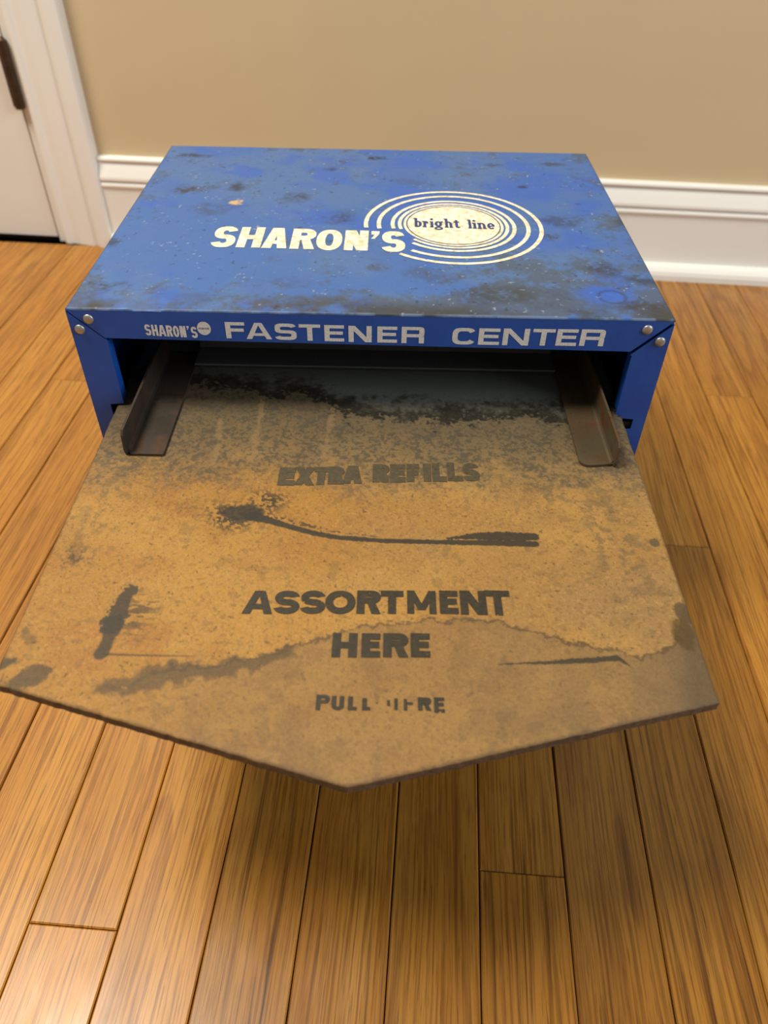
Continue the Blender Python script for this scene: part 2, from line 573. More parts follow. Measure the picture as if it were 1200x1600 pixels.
def glyph(ch, W, H, sx, sy, e=2.0, style='grot'):
    """list of polygons of one letter in a W x H cell; sx stem width, sy bar width"""
    g = []
    if ch == 'H':
        g += rc(0, sx, 0, H) + rc(W - sx, W, 0, H) + rc(sx, W - sx, H / 2 - sy / 2, H / 2 + sy / 2)
    elif ch in 'EF':
        g += rc(0, sx, 0, H) + rc(sx, W, H - sy, H) + rc(sx, W * .94, H * .52 - sy / 2, H * .52 + sy / 2)
        if ch == 'E':
            g += rc(sx, W, 0, sy)
    elif ch == 'L':
        g += rc(0, sx, 0, H) + rc(sx, W, 0, sy)
    elif ch == 'I':
        g += rc(0, W, 0, H)
    elif ch == 'T':
        g += rc(0, W, H - sy, H) + rc(W / 2 - sx / 2, W / 2 + sx / 2, 0, H - sy)
    elif ch == 'N':
        d = sx * 1.25
        g += rc(0, sx, 0, H) + rc(W - sx, W, 0, H) + [[(W - d, 0), (W, 0), (d, H), (0, H)]]
    elif ch == 'M':
        d = sx * .9
        sx = sx * .86
        g += rc(0, sx, 0, H) + rc(W - sx, W, 0, H)
        g += [[(W / 2 - d / 2, H * .16), (W / 2 + d / 2, H * .16), (d, H), (0, H)], [(W / 2 - d / 2, H * .16), (W / 2 + d / 2, H * .16), (W, H), (W - d, H)]]
    elif ch == 'A':
        d = sx * 1.06
        t = W * .5
        k = max(d * .62, W * .14)
        g += [[(0, 0), (d, 0), (t + k * .35, H), (t - k, H)], [(W - d, 0), (W, 0), (t + k, H), (t - k * .35, H)]]
        y0, y1 = H * .20, H * .20 + sy * .85
        f = lambda y: (t - k) * y / H
        g += [[(f(y0) + d * .5, y0), (W - f(y0) - d * .5, y0), (W - f(y1) - d * .5, y1), (f(y1) + d * .5, y1)]]
    elif ch == 'X':
        d = sx * 1.15
        g += [[(0, 0), (d, 0), (W, H), (W - d, H)], [(W - d, 0), (W, 0), (d, H), (0, H)]]
    elif ch == 'O':
        g += ring(W / 2, H / 2, W / 2, H / 2, W / 2 - sx, H / 2 - sy, 0, 360, 48, e)
    elif ch == 'C':
        g += ring(W / 2, H / 2, W / 2, H / 2, W / 2 - sx, H / 2 - sy, 28, 332, 44, e)
    elif ch == 'S':
        ry = (H + sy) / 4
        g += ring(W / 2, H - ry, W / 2 * .97, ry, W / 2 * .97 - sx, ry - sy, 14, 270, 34, e)
        g += ring(W / 2, ry, W / 2, ry, W / 2 - sx, ry - sy, 90, -166, 34, e)
    elif ch in 'RP':
        bh = H * .56 if style != 'ext' else H * .63
        ry = bh / 2
        rx = min(ry, W * .5)
        g += rc(0, sx, 0, H) + rc(sx, W - rx, H - sy, H) + rc(sx, W - rx, H - bh, H - bh + sy)
        g += ring(W - rx, H - ry, rx, ry, rx - sx, ry - sy, -90, 90, 20, e)
        if ch == 'R':
            if style == 'ext':
                g += rc(W - sx * 1.02, W - sx * .02, 0, H - bh + sy * .2) + [[(W - sx * 1.6, H - bh), (W - sx * .02, H - bh), (W - sx * .4, H - bh + sy), (W - sx * 1.6, H - bh + sy)]]
            else:
                g += [[(W - sx * 1.12, 0), (W * 1.01, 0), (W * .56 + sx * .5, H - bh + sy * .5), (W * .56 - sx * .5, H - bh + sy * .5)]]
    elif ch == 'U':
        r = W / 2
        ry = H * .36
        g += rc(0, sx, ry, H) + rc(W - sx, W, ry, H) + ring(r, ry, r, ry, r - sx, ry - sy, 180, 360, 20, e)
    elif ch == "'":
        g += [[(0, H), (W, H), (W * .96, H * .62), (W * .42, 0), (0, 0), (W * .42, H * .55), (0, H * .55)]]
    # lower case with slab serifs; H is the full cell height given
    elif ch == 'l':
        g += rc(W * .2, W * .2 + sx, 0, H) + rc(0, W, 0, sy) + rc(0, W * .3, H - sy, H)
    elif ch == 'i':
        g += rc(W * .22, W * .22 + sx, 0, H * .66) + rc(0, W, 0, sy) + rc(0, W * .3, H * .66 - sy, H * .66)
        g += ring(W * .22 + sx / 2, H * .9, sx * .62, H * .10, 0.01, 0.01, 0, 360, 12)
    elif ch == 'b':
        xh = H * .68
        g += rc(W * .12, W * .12 + sx, 0, H) + rc(0, W * .3, H - sy, H)
        g += ring(W * .56, xh / 2, W * .44, xh / 2, W * .44 - sx, xh / 2 - sy, 0, 360, 28)
    elif ch == 'h':
        xh = H * .68
        g += rc(W * .1, W * .1 + sx, 0, H) + rc(0, W * .3, H - sy, H) + rc(0, W * .46, 0, sy) + rc(W * .60, W, 0, sy)
        g += rc(W * .92 - sx, W * .92, 0, xh * .6) + ring(W * .51, xh * .58, W * .41, xh * .42, W * .41 - sx, xh * .42 - sy, 0, 150, 16)
    elif ch == 'n':
        g += rc(W * .1, W * .1 + sx, 0, H) + rc(0, W * .3, H - sy, H) + rc(0, W * .46, 0, sy) + rc(W * .60, W, 0, sy)
        g += rc(W * .92 - sx, W * .92, 0, H * .6) + ring(W * .51, H * .58, W * .41, H * .42, W * .41 - sx, H * .42 - sy, 0, 150, 16)
    elif ch == 'r':
        g += rc(W * .16, W * .16 + sx, 0, H) + rc(0, W * .3, H - sy, H) + rc(0, W * .66, 0, sy)
        g += ring(W * .60, H * .60, W * .40, H * .40, W * .40 - sx, H * .40 - sy * 1.2, 20, 150, 12)
        g += ring(W * .84, H * .74, W * .16, H * .14, 0.01, 0.01, 0, 360, 12)
    elif ch == 't':
        g += rc(W * .24, W * .24 + sx, H * .18, H) + rc(0, W * .9, H * .74 - sy / 2, H * .74 + sy / 2)
        g += ring(W * .62, H * .2, W * .38, H * .2, W * .38 - sx, H * .2 - sy, 180, 350, 14)
    elif ch == 'e':
        g += ring(W / 2, H / 2, W / 2, H / 2, W / 2 - sx, H / 2 - sy, 0, 322, 32) + rc(W * .12, W * .98, H * .5 - sy * .5, H * .5 + sy * .35)
    elif ch == 'g':
        d = H * .30                       # descender share
        xh = H - d
        g += ring(W * .46, d + xh * .55, W * .42, xh * .45, W * .42 - sx, xh * .45 - sy, 0, 360, 26)
        g += rc(W * .74, W, H - sy * 1.3, H) + ring(W * .46, d * .62, W * .50, d * .62, W * .50 - sx * .8, d * .62 - sy, 0, 360, 26)
    return g


def print_mesh(name, letters, mat, parent, place, sx, sy, e=2.0, style='grot', label=None, extra=None, upright=False):
    """letters: (char, left, right, low, high) in mm; place maps (mm, mm) to the surface"""
    m = MB()
    polys = []
    for ch, a, b, lo, hi in letters:
        for p in glyph(ch, b - a, hi - lo, sx, sy, e, style):
            polys.append([(a + x, lo + y) for x, y in p])
    polys += extra or []
    for k_, p in enumerate(polys):
        ar = sum(p[i][0] * p[(i + 1) % len(p)][1] - p[(i + 1) % len(p)][0] * p[i][1] for i in range(len(p)))
        if ar < 0:
            p = p[::-1]
        z_ = 3e-6 * (k_ % 12)
        q_ = [place(x, y) for x, y in p]
        q_ = [(a, b - z_, c) for a, b, c in q_] if upright else [(a, b, c + z_) for a, b, c in q_]
        m.add(q_, [tuple(range(len(p)))])
    o = m.build(name, mat, parent, recalc=False)
    if label:
        o['label'] = label
    return o


# ------------------------------------------------------------------ the blue cabinet
BX, BY, TH = -0.2343, 0.4301, 0.0618
W, D, ZT = 0.3935, 0.3176, 0.2820
_c, _s = math.cos(TH), math.sin(TH)
cab = empty('fastener_cabinet', (BX + _c * W / 2 - _s * D / 2, BY + _s * W / 2 + _c * D / 2, 0), TH)
cab['label'] = 'worn blue metal fastener cabinet with a pulled-out hardboard slide'
cab['category'] = 'cabinet'
LU = lambda u: u - W / 2
LV = lambda v: v - D / 2


def grid_mesh(name, X, Y, Z, colors, gloss, mat, parent, skirt):
    """dense surface sheet with wear map; skirt closes it downwards by (depth)"""
    r, c = X.shape
    co = np.stack([X, Y, Z], -1).reshape(-1, 3)
    idx = np.arange(r * c).reshape(r, c)
    quads = np.stack([idx[:-1, :-1], idx[:-1, 1:], idx[1:, 1:], idx[1:, :-1]], -1).reshape(-1, 4)
    loop = np.concatenate([idx[0, :-1], idx[:-1, -1], idx[-1, :0:-1], idx[:0:-1, 0]])
    low = co[loop].copy()
    low[:, 2] = skirt if np.isscalar(skirt) else low[:, 2]
    n0 = len(co)
    n = len(loop)
    co = np.concatenate([co, low])
    j = np.arange(n)
    walls = np.stack([loop, n0 + j, n0 + (j + 1) % n, loop[(j + 1) % n]], -1)
    me = bpy.data.meshes.new(name)
    allq = np.concatenate([quads, walls])
    me.vertices.add(len(co))
    me.vertices.foreach_set('co', co.ravel())
    nl = len(allq) * 4 + n
    me.loops.add(nl)
    me.loops.foreach_set('vertex_index', np.concatenate([allq.ravel(), (n0 + j)[::-1]]))
    me.polygons.add(len(allq) + 1)
    me.polygons.foreach_set('loop_start', np.concatenate([np.arange(len(allq)) * 4, [len(allq) * 4]]))
    me.update(calc_edges=True)
    me.materials.append(mat)
    pa = me.attributes.new('paint', 'FLOAT_COLOR', 'POINT')
    full = np.ones((len(co), 4), dtype=np.float32)
    full[:n0, :3] = colors.reshape(-1, 3)
    full[n0:, :3] = colors.reshape(-1, 3)[loop]
    pa.data.foreach_set('color', full.ravel())
    ga = me.attributes.new('gloss', 'FLOAT', 'POINT')
    gg = np.concatenate([gloss.ravel(), gloss.ravel()[loop]]).astype(np.float32)
    ga.data.foreach_set('value', gg)
    sm = np.zeros(len(allq) + 1, dtype=bool)
    sm[:len(quads)] = True
    me.polygons.foreach_set('use_smooth', sm)
    me.validate()
    return link(name, me, parent), len(quads), len(walls)


# ---- top panel with its wear
def edges(n, a, b):
    inner = np.linspace(a + 0.0022, b - 0.0022, n)
    e = np.array([0, .0003, .0008, .0014])
    return np.concatenate([a + e, inner, b - e[::-1]])


uu, vv = edges(560, 0, W), edges(450, 0, D)
U, V = np.meshgrid(uu, vv)
x, y = U * 1000, V * 1000
rad = 0.0014
dd = np.minimum.reduce([U, W - U, V, D - V])
q = np.clip(rad - dd, 0, rad)
Z = ZT - (rad - np.sqrt(np.maximum(rad * rad - q * q, 0)))
# shallow unevenness and two round dents of the pressed sheet
Z = Z + sst(0, 0.03, dd) * (fbm(x, y, 130, 3, 2) - 0.5) * 0.0014
for cx_, cy_, r_ in ((358.6, 30.2)+(13,), (53.0, 4.7)+(14,)):
    rr = np.hypot(x - cx_, y - cy_) / r_
    Z = Z - 0.0009 * np.exp(-(rr * 1.3) ** 2) + 0.0004 * np.exp(-((rr - 1) * 4) ** 2)
n1, n2, n3 = fbm(x, y, 60, 11, 5), fbm(x, y, 14, 23, 5, .62), fbm(x, y, 3.2, 31, 3, .6)
col = np.zeros(U.shape + (3,)) + np.array(lin(58, 100, 164)[:3])  # greyed base: wall reflection and dust haze put into the colour
col = lerpc(col, lin(74, 108, 156), sst(.40, .65, n1) * .7)
col = lerpc(col, lin(42, 90, 178), sst(.52, .72, fbm(x, y, 34, 77, 4)) * .65)
gl = np.full(U.shape, 0.46)
# greenish grey film, heavier to the front and the right
bias = .04 + .18 * sst(60, 0, y) + .20 * blob(x, y, (305.9, 44.7), 70, 50, 5, .3, soft=.9) + .15 * sst(W * 1000 - 45, W * 1000, x) + .06 * sst(25, 0, x) + .05 * sst(D * 1000 - 30, D * 1000, y)
film = sst(.60, .80, n2 * .55 + n1 * .25 + n3 * .2 + bias)
col = lerpc(col, lin(70, 80, 88), film * .75)
band = sst(26, 2, y + 22 * (n2 - .5)) * sst(.35, .6, fbm(x, y, 26, 91, 4) + .14 * sst(60, 200, x) - .18 * sst(90, 20, x))
col = lerpc(col, lin(52, 54, 48), band * .9)
dark, brown = lin(34, 38, 46), lin(52, 48, 40)
for c_, rx, ry, a_, cl, sd in (
        ((26.7, 290.4), 15, 8, .75, dark, 1), ((36.5, 209.6), 20, 12, .85, brown, 2), ((77.4, 217.7), 7, 16, .7, dark, 3), ((129.1, 195.8), 15, 14, .7, lin(40, 52, 78), 4),
        ((193.6, 294.7), 9, 6, .9, lin(24, 26, 34), 5), ((154.2, 262.2), 7, 8, .65, dark, 6), ((168.0, 156.2), 16, 14, .55, dark, 7), ((67.0, 168.1), 22, 14, .4, brown, 8),
        ((20.3, 30.1), 14, 10, .75, dark, 9), ((3.7, 59.2), 6, 6, .7, dark, 10), ((2.4, 98.3), 7, 9, .7, dark, 11), ((200.1, 68.7), 9, 9, .65, lin(58, 62, 66), 12),
        ((301.4, 280.3), 9, 6, .7, brown, 13), ((355.8, 285.0), 14, 6, .7, brown, 14), ((321.9, 227.6), 5, 4, .8, dark, 15), ((345.7, 155.9), 18, 14, .55, dark, 16),
        ((329.6, 122.4), 9, 8, .75, dark, 17), ((291.1, 30.2), 38, 18, .75, lin(50, 56, 56), 18), ((361.8, 71.6), 26, 16, .6, dark, 19), ((386.9, 52.9), 12, 12, .7, dark, 20),
        ((382.7, 17.8), 30, 8, .75, brown, 21), ((271.6, 272.0), 10, 6, .4, brown, 22), ((224.9, 236.0), 12, 10, .35, brown, 23), ((137.4, 106.7), 22, 12, .35, brown, 24),
        ((134.9, 42.3), 22, 10, .30, brown, 25), ((395.6, 152.0), 8, 20, .5, dark, 26), ((236.0, 56.3), 26, 14, .35, brown, 27), ((165.2, 16.2), 30, 8, .6, lin(64, 66, 56), 28), ((124.2, 7.6), 26, 7, .6, lin(70, 70, 56), 29)):
    m_ = blob(x, y, c_, rx, ry, 200 + sd * 9, .75, soft=.75, scale=max(5, min(rx, ry) * 1.1)) * sst(.28, .55, n3 * .5 + n2 * .5)
    col = lerpc(col, cl, m_ * a_)
# rubbed circle around the right dent, thin dark ring
rr = np.hypot(x - (358.6, 30.2)[0], y - (358.6, 30.2)[1])
col = lerpc(col, lin(44, 92, 184), blob(x, y, (350.9, 32.6), 18, 15, 61, .5, soft=.5) * .8)
col = lerpc(col, lin(36, 52, 84), np.exp(-((rr - 9) / 1.3) ** 2) * .6)
rr = np.hypot(x - (48.0, 13.2)[0], y - (48.0, 13.2)[1])
col = lerpc(col, lin(80, 110, 162), blob(x, y, (41.1, 15.6), 16, 14, 63, .7, soft=.8) * .5)
# rust spot, light chips and dust
col = lerpc(col, lin(196, 164, 120), blob(x, y, (82.5, 181.0), 7, 5, 71, .8, soft=.5))
chips = sst(.80, .86, fbm(x, y, 2.6, 301, 2, .4)) * sst(.42, .62, n2)
col = lerpc(col, lin(150, 165, 190), chips * .6)
col = lerpc(col, lin(30, 40, 60), sst(.82, .88, fbm(x, y, 3.4, 331, 2, .4)) * .6)
col = lerpc(col, lin(110, 136, 178), sst(1.8, .5, y) * sst(.40, .62, n2) * .55)
col = lerpc(col, lin(40, 50, 70), np.maximum(sst(2.2, .3, x), sst(2.2, .3, W * 1000 - x)) * .7)
gl = gl + film * .15 + .1 * (n2 - .5)
top, _, _ = grid_mesh('top_panel', LU(U), LV(V), Z, col, gl, M_TOP, cab, ZT - 0.0016)

# ---- header strip folded down from the top, mitred at both ends
HL, HR = 0.0213, 0.0240
m = MB()
e_ = 0.0004
m.prism([(LU(e_), ZT - .0014), (LU(W - e_), ZT - .0014), (LU(W - HR), ZT - HR), (LU(W - HR - .002), ZT - HR), (LU(HL + .002), ZT - HL), (LU(HL), ZT - HL)], 'y', LV(0), LV(0.0012))
m.box(LU(HL + .003), LU(W - HR - .003), LV(.0012), LV(.010), ZT - HL - .0002, ZT - HL + .001)
head = m.build('front_header', M_BLUE, cab)

# ---- side panels with folded front flanges and the notch for the slide
def side(left):
    m = MB()
    h_ = HL if left else HR
    gap = .0010 if left else .0026
    S = (lambda u: LU(u)) if left else (lambda u: LU(W - u))
    n_ = .0124 if left else .0088
    fw = .0222
    pts = [(0, -.0012 - gap), (h_ - gap * .3, -h_ - gap), (fw, -h_ - gap - .001), (fw, -.0735 if left else -.078), (n_, -.0745 if left else -.079), (n_, -.0880), (fw, -.0890), (fw, -ZT + .001), (0, -ZT + .001)]
    pl = [(S(a), ZT + b) for a, b in pts]
    m.prism(pl, 'y', LV(0.0002), LV(0.0014))
    a, b = sorted((S(0.0002), S(0.0014)))
    m.box(a, b, LV(.0014), LV(D - .0002), 0.001, ZT - .0018)
    # turned-in lip along the opening
    a, b = sorted((S(fw - .0012), S(fw)))
    m.box(a, b, LV(.0014), LV(.009), ZT - .0725, ZT - h_ - .003)
    return m.build('side_panel', M_BLUE, cab)


side(True)
side(False)
m = MB()
m.box(LU(.0016), LU(W - .0016), LV(D - .0014), LV(D - .0002), .001, ZT - .0018)
m.build('back_panel', M_BLUE, cab)
m = MB()
m.box(LU(.0016), LU(W - .0016), LV(.0016), LV(D - .0016), .0, .0012)
m.build('bottom_panel', M_BLUE, cab)
m = MB()
m.box(LU(.0225), LU(W - .0225), LV(.0016), LV(.0028), .0014, ZT - .094)
m.build('lower_front_panel', M_BLUE, cab)
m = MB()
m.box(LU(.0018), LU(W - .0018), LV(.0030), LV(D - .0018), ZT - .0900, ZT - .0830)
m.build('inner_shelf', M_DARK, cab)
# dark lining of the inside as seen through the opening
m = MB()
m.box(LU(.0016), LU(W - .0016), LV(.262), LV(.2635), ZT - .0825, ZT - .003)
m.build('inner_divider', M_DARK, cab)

# ---- rivets
for u_, z_ in ((.0137, -.0076), (.0062, -.0152), (.3768, -.0076), (.3872, -.0162)):
    m = MB()
    m.lathe([(.0035, 0), (.0034, .0005), (.0028, .0011), (.0016, .0015), (.0004, .0016)], (LU(u_), LV(0), ZT + z_), 'y', 20)
    r_ = m.build('rivet', M_RIVET, cab, smooth=True)

# ---- print on the top
on_top = lambda a, b: (LU(a / 1000), LV(b / 1000), ZT + .0009 + 0.0)


def top_height(a, b):
    i = int(np.clip(np.searchsorted(vv, b / 1000), 1, len(vv) - 1))
    j = int(np.clip(np.searchsorted(uu, a / 1000), 1, len(uu) - 1))
    return float(Z[i - 1:i + 1, j - 1:j + 1].max())


on_top = lambda a, b: (LU(a / 1000), LV(b / 1000), top_height(a, b) + .00022)
on_top2 = lambda a, b: (LU(a / 1000), LV(b / 1000), top_height(a, b) + .00045)
print_mesh('brand_lettering', [('S', 75.6, 93.3, 95.0, 132.2), ('H', 95.2, 113.2, 95.3, 131.3), ('A', 114.0, 132.6, 94.8, 130.8), ('R', 134.8, 152.8, 94.2, 130.2), ('O', 153.6, 172.8, 92.8, 129.4),
                               ('N', 174.7, 192.3, 93.2, 128.9), ("'", 194.4, 200.6, 114.0, 128.1), ('S', 202.4, 219.9, 91.6, 128.4)],
           M_CREAM, top, on_top, 6.6, 7.4, 2.3, label='cream block lettering SHARON\'S')
CX, CY = 257.9, 143.0
for r0_, r1_, a0_, a1_ in ((66.6, 69.9, -128, 187), (56.6, 59.9, -125, 189.5), (45.9, 49.0, -133, 191.5), (40.6, 43.4, -138, 194)):
    print_mesh('ring_print', [], M_CREAM, top, on_top, 1, 1, extra=ring(CX, CY, r1_, r1_, r0_, r0_, a0_, a1_, 96), label='cream printed ring')
print_mesh('disc_print', [], M_CREAM, top, on_top, 1, 1, extra=ring(CX, CY, 39.0, 39.0, 26, 26, 0, 360, 72) + ring(CX, CY, 26, 26, 13, 13, 0, 360, 72) + ring(CX, CY, 13, 13, .1, .1, 0, 360, 72), label='cream printed disc')
print_mesh('disc_outline', [], M_BLUEINK, top, on_top2, 1, 1, extra=ring(CX, CY, 36.8, 36.8, 36.0, 36.0, 0, 360, 72))
print_mesh('disc_lettering', [('b', 226.9, 233.1, 137, 154.1), ('r', 233.7, 238.4, 136.8, 148.6), ('i', 239.4, 242.3, 136.8, 154), ('g', 243, 249.8, 132.2, 148.7), ('h', 250.8, 257.4, 136.8, 154.1), ('t', 258.1, 263.1, 136.7, 151.9),
                              ('l', 269.2, 271.9, 136.6, 153.5), ('i', 272.7, 275.7, 136.5, 153.3), ('n', 276.5, 283.4, 136.4, 147.9), ('e', 284.2, 290.1, 136.4, 147.9)],
           M_BLUEINK, top, on_top2, 2.1, 2.0, label='dark blue lettering bright line')
# ---- print on the header
on_head = lambda a, b: (LU(a / 1000), LV(-.0002), ZT + b / 1000)
FB, FT = -19.9, -8.2
print_mesh('header_lettering', [('F', 101.9, 114.6, -19.6, -7.7), ('A', 115.1, 132, -19.8, -7.9), ('S', 134, 148.3, -20.0, -8.0), ('T', 150, 164, -20.3, -8.3), ('E', 166.6, 179.5, -20.4, -8.5), ('N', 182.4, 197.6, -20.6, -8.7),
                                ('E', 201.3, 214.3, -20.6, -8.8), ('R', 217.2, 232.1, -20.7, -8.7)], M_SILVER, head, on_head, 3.4, 2.35, 3.4, 'ext', 'pale grey wide lettering FASTENER', upright=True)
print_mesh('header_lettering', [('C', 250.5, 265.7, -20.9, -8.7), ('E', 267.7, 281.6, -20.8, -8.7), ('N', 283.7, 300.9, -20.8, -8.5), ('T', 303, 317.5, -20.6, -8.4), ('E', 318.8, 332.4, -20.4, -8.2), ('R', 334.4, 350.4, -20.2, -8.0)],
           M_SILVER, head, on_head, 3.5, 2.4, 3.4, 'ext', 'pale grey wide lettering CENTER', upright=True)
print_mesh('header_brand_lettering', [('S', 48.9, 52.9, -18.6, -10.5), ('H', 53.5, 57.4, -18.8, -10.7), ('A', 57.7, 62.6, -19, -10.9), ('R', 63, 66.9, -19.2, -11), ('O', 67.3, 71.2, -19.4, -11.2), ('N', 71.8, 75.7, -19.5, -11.2),
                                      ("'", 76.5, 78.1, -13.9, -11.2), ('S', 79, 83.1, -19.9, -11.6)], M_SILVER, head, on_head, 1.45, 1.5, 2.2, label='small pale grey lettering SHARON\'S', upright=True)
dot_c = (87.9, -12.7)
print_mesh('header_dot', [], M_SILVER, head, on_head, 1, 1, extra=ring(*dot_c, 4.5, 4.9, 2.2, 2.3, 0, 360, 32) + ring(*dot_c, 2.2, 2.3, .05, .05, 0, 360, 32), label='pale grey printed dot', upright=True)
on_head2 = lambda a, b: (LU(a / 1000), LV(-.0004), ZT + b / 1000)
print_mesh('dot_lettering', [(ch, 84.6 + i * .66, 85.1 + i * .66, -13.2, -12.1) for i, ch in enumerate('bright')] + [(ch, 88.9 + i * .66, 89.4 + i * .66, -13.2, -12.1) for i, ch in enumerate('line')], M_BLUEINK, head, on_head2, .2, .2, upright=True)

# ------------------------------------------------------------------ the pulled-out hardboard slide
ZB, TB = ZT - .0755, .0058
V_REAR = 0.100
nu, nt = 700, 640
su = np.linspace(0, 1, nu)
tt = np.linspace(0, 1, nt)
SU, TT = np.meshgrid(su, tt)
tipu = .194
uf = .0182 + su * (.3719 - .0182)
vf = np.where(uf < tipu, -.2326 + (uf - .0182) / (tipu - .0182) * (-.2828 + .2326), -.2828 + (uf - tipu) / (.3719 - tipu) * (-.2360 + .2828))
ur = .0166 + su * (.3765 - .0166)
U = ur[None, :] * (1 - TT) + uf[None, :] * TT
V = V_REAR * (1 - TT) + vf[None, :] * TT
# slightly ragged cut edges
x, y = U * 1000, V * 1000
rag = (fbm(x, y, 4, 401, 3) - .5) * .0009
edge = np.minimum(SU, 1 - SU)
U = U + rag * sst(.01, 0, edge)
V = V + rag * sst(.99, 1, TT)
dd = np.minimum.reduce([SU * .355, (1 - SU) * .355, (1 - TT) * .33])
Z = ZB - .0007 * sst(.0013, 0, dd) + (fbm(x, y, 1.6, 409, 2) - .5) * .00012
tan_o, tan_g, grey, ink = lin(184, 134, 54), lin(168, 131, 76), lin(96, 84, 60), lin(50, 46, 34)
n1, n2, n3, n4 = fbm(x, y, 70, 421, 4), fbm(x, y, 16, 433, 4, .6), fbm(x, y, 5.0, 443, 4, .62), fbm(x, y, 1.6, 457, 3, .6)
col = np.zeros(U.shape + (3,)) + np.array(tan_o[:3])
col = lerpc(col, tan_g, np.clip(sst(120, 320, x) * .8 + .5 * sst(.45, .65, n1) - .1, 0, 1))
col = lerpc(col, lin(172, 112, 44), sst(.46, .66, n2) * .45 * sst(290, 60, x))
col = lerpc(col, lin(206, 160, 78), sst(.48, .66, fbm(x, y, 45, 427, 3)) * .35)
col = lerpc(col, lin(120, 86, 44), sst(.56, .74, n4) * .45)
col = lerpc(col, lin(204, 164, 98), sst(.60, .76, fbm(x, y, 1.5, 463, 3, .6)) * .40)
col = lerpc(col, lin(70, 48, 26), sst(.80, .86, fbm(x, y, 1.9, 467, 2, .5)) * .6)
gl = np.full(U.shape, .62)
# damp front part behind a tide line
tide = [(43.9, -240.4), (70.3, -236.2), (84.9, -233.0), (93.0, -227.6), (102.0, -222.9), (113.7, -221.1), (126.3, -220.5), (135.5, -218.3), (144.7, -215.0), (154.0, -212.4), (166.5, -206.5), (176.0, -203.1), (182.4, -198.8), (195.5, -194.3), (208.9, -193.1), (222.3, -191.5), (229.1, -188.8), (242.6, -189.8), (263.0, -188.0), (276.4, -190.3), (286.1, -193.0), (295.4, -198.2), (304.8, -202.1), (317.7, -203.9), (330.2, -206.8), (339.1, -210.6), (349.8, -207.2), (357.2, -203.8), (364.3, -192.4), (369.8, -177.1), (377.1, -174.7), (387.3, -181.1)]
wob = (n3 - .5) * 9 + (n4 - .5) * 3
ty = np.interp(x, [p[0] for p in tide], [p[1] for p in tide])
damp = sst(1.2, -1.2, y - ty + wob) * sst(60, 140, x)
col = lerpc(col, lin(136, 106, 66), damp * .45)
col = lerpc(col, lin(118, 94, 62), damp * .30 * sst(.42, .66, n2))
col = lerpc(col, lin(112, 94, 68), damp * .60 * sst(310, 365, x))
d_, al = polydist(x, y, tide)
tl = sst(1.5, .1, np.abs(y - ty + wob) - 1.6 * (n2 - .35)) * sst(60, 90, x)
col = lerpc(col, lin(96, 74, 46), tl * .85)
band_pts = [(69.9, -234.8), (87.6, -231.5), (99.0, -226.4), (114.1, -223.4), (132.7, -220.7), (148.1, -216.5), (160.3, -210.7)]
d_, al = polydist(x, y, band_pts, [3, 6, 8, 6, 5, 4, 2])
col = lerpc(col, lin(88, 72, 46), sst(1.5, -2.5, d_ + (n3 - .5) * 12) * .75)
# grey mottled rear half, blotches along the right side
fin = fbm(x, y, 2.4, 499, 3, .65)
mott = .20 * n3 + .34 * n4 + .08 * n2 + .38 * fin
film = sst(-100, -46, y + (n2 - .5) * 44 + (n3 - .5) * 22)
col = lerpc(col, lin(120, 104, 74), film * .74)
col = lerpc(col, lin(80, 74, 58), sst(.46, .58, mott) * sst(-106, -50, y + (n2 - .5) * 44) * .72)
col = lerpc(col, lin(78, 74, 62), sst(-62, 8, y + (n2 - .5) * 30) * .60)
rs = blob(x, y, (341.3, -129.3), 24, 70, 471, .35, rot=.1, soft=.8)
rs = np.maximum(rs, blob(x, y, (320.3, -84.7), 46, 18, 473, .4, soft=.8))
col = lerpc(col, lin(104, 90, 66), sst(.46, .60, fbm(x, y, 6, 479, 4, .6)) * rs * .55)
ls = blob(x, y, (38.1, -104.5), 14, 46, 481, .4, soft=.8)
col = lerpc(col, lin(106, 90, 58), sst(.48, .62, fbm(x, y, 6, 487, 4, .6)) * ls * .5)
spots = sst(.73, .78, fbm(x, y, 6.5, 491, 2, .4))
col = lerpc(col, lin(110, 88, 54), spots * .28)
# wiped lighter streaks through the grey
for p in ([(118.7, 18.4), (121.5, -58.9)], [(93.0, -13.9), (97.6, -66.1)], [(170.2, 0.1), (167.4, -57.5)]):
    d_, al = polydist(x, y, p, [1.2, 1.6])
    col = lerpc(col, lin(168, 138, 88), sst(1.4, -1.0, d_ + (n3 - .5) * 6) * .40)
# black to grey, glossier rear with a ragged front rim
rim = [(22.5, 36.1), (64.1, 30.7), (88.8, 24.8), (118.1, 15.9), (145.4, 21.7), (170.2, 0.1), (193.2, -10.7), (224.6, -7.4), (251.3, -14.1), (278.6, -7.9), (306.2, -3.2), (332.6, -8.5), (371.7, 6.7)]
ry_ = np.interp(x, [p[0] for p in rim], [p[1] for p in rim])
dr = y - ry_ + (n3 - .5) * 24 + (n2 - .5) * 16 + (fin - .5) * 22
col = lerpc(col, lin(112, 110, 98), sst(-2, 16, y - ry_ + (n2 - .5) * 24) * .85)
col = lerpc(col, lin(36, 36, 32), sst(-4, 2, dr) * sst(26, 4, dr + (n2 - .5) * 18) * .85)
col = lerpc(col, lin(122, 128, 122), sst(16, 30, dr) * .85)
gl = gl - .2 * sst(-2, 6, dr)
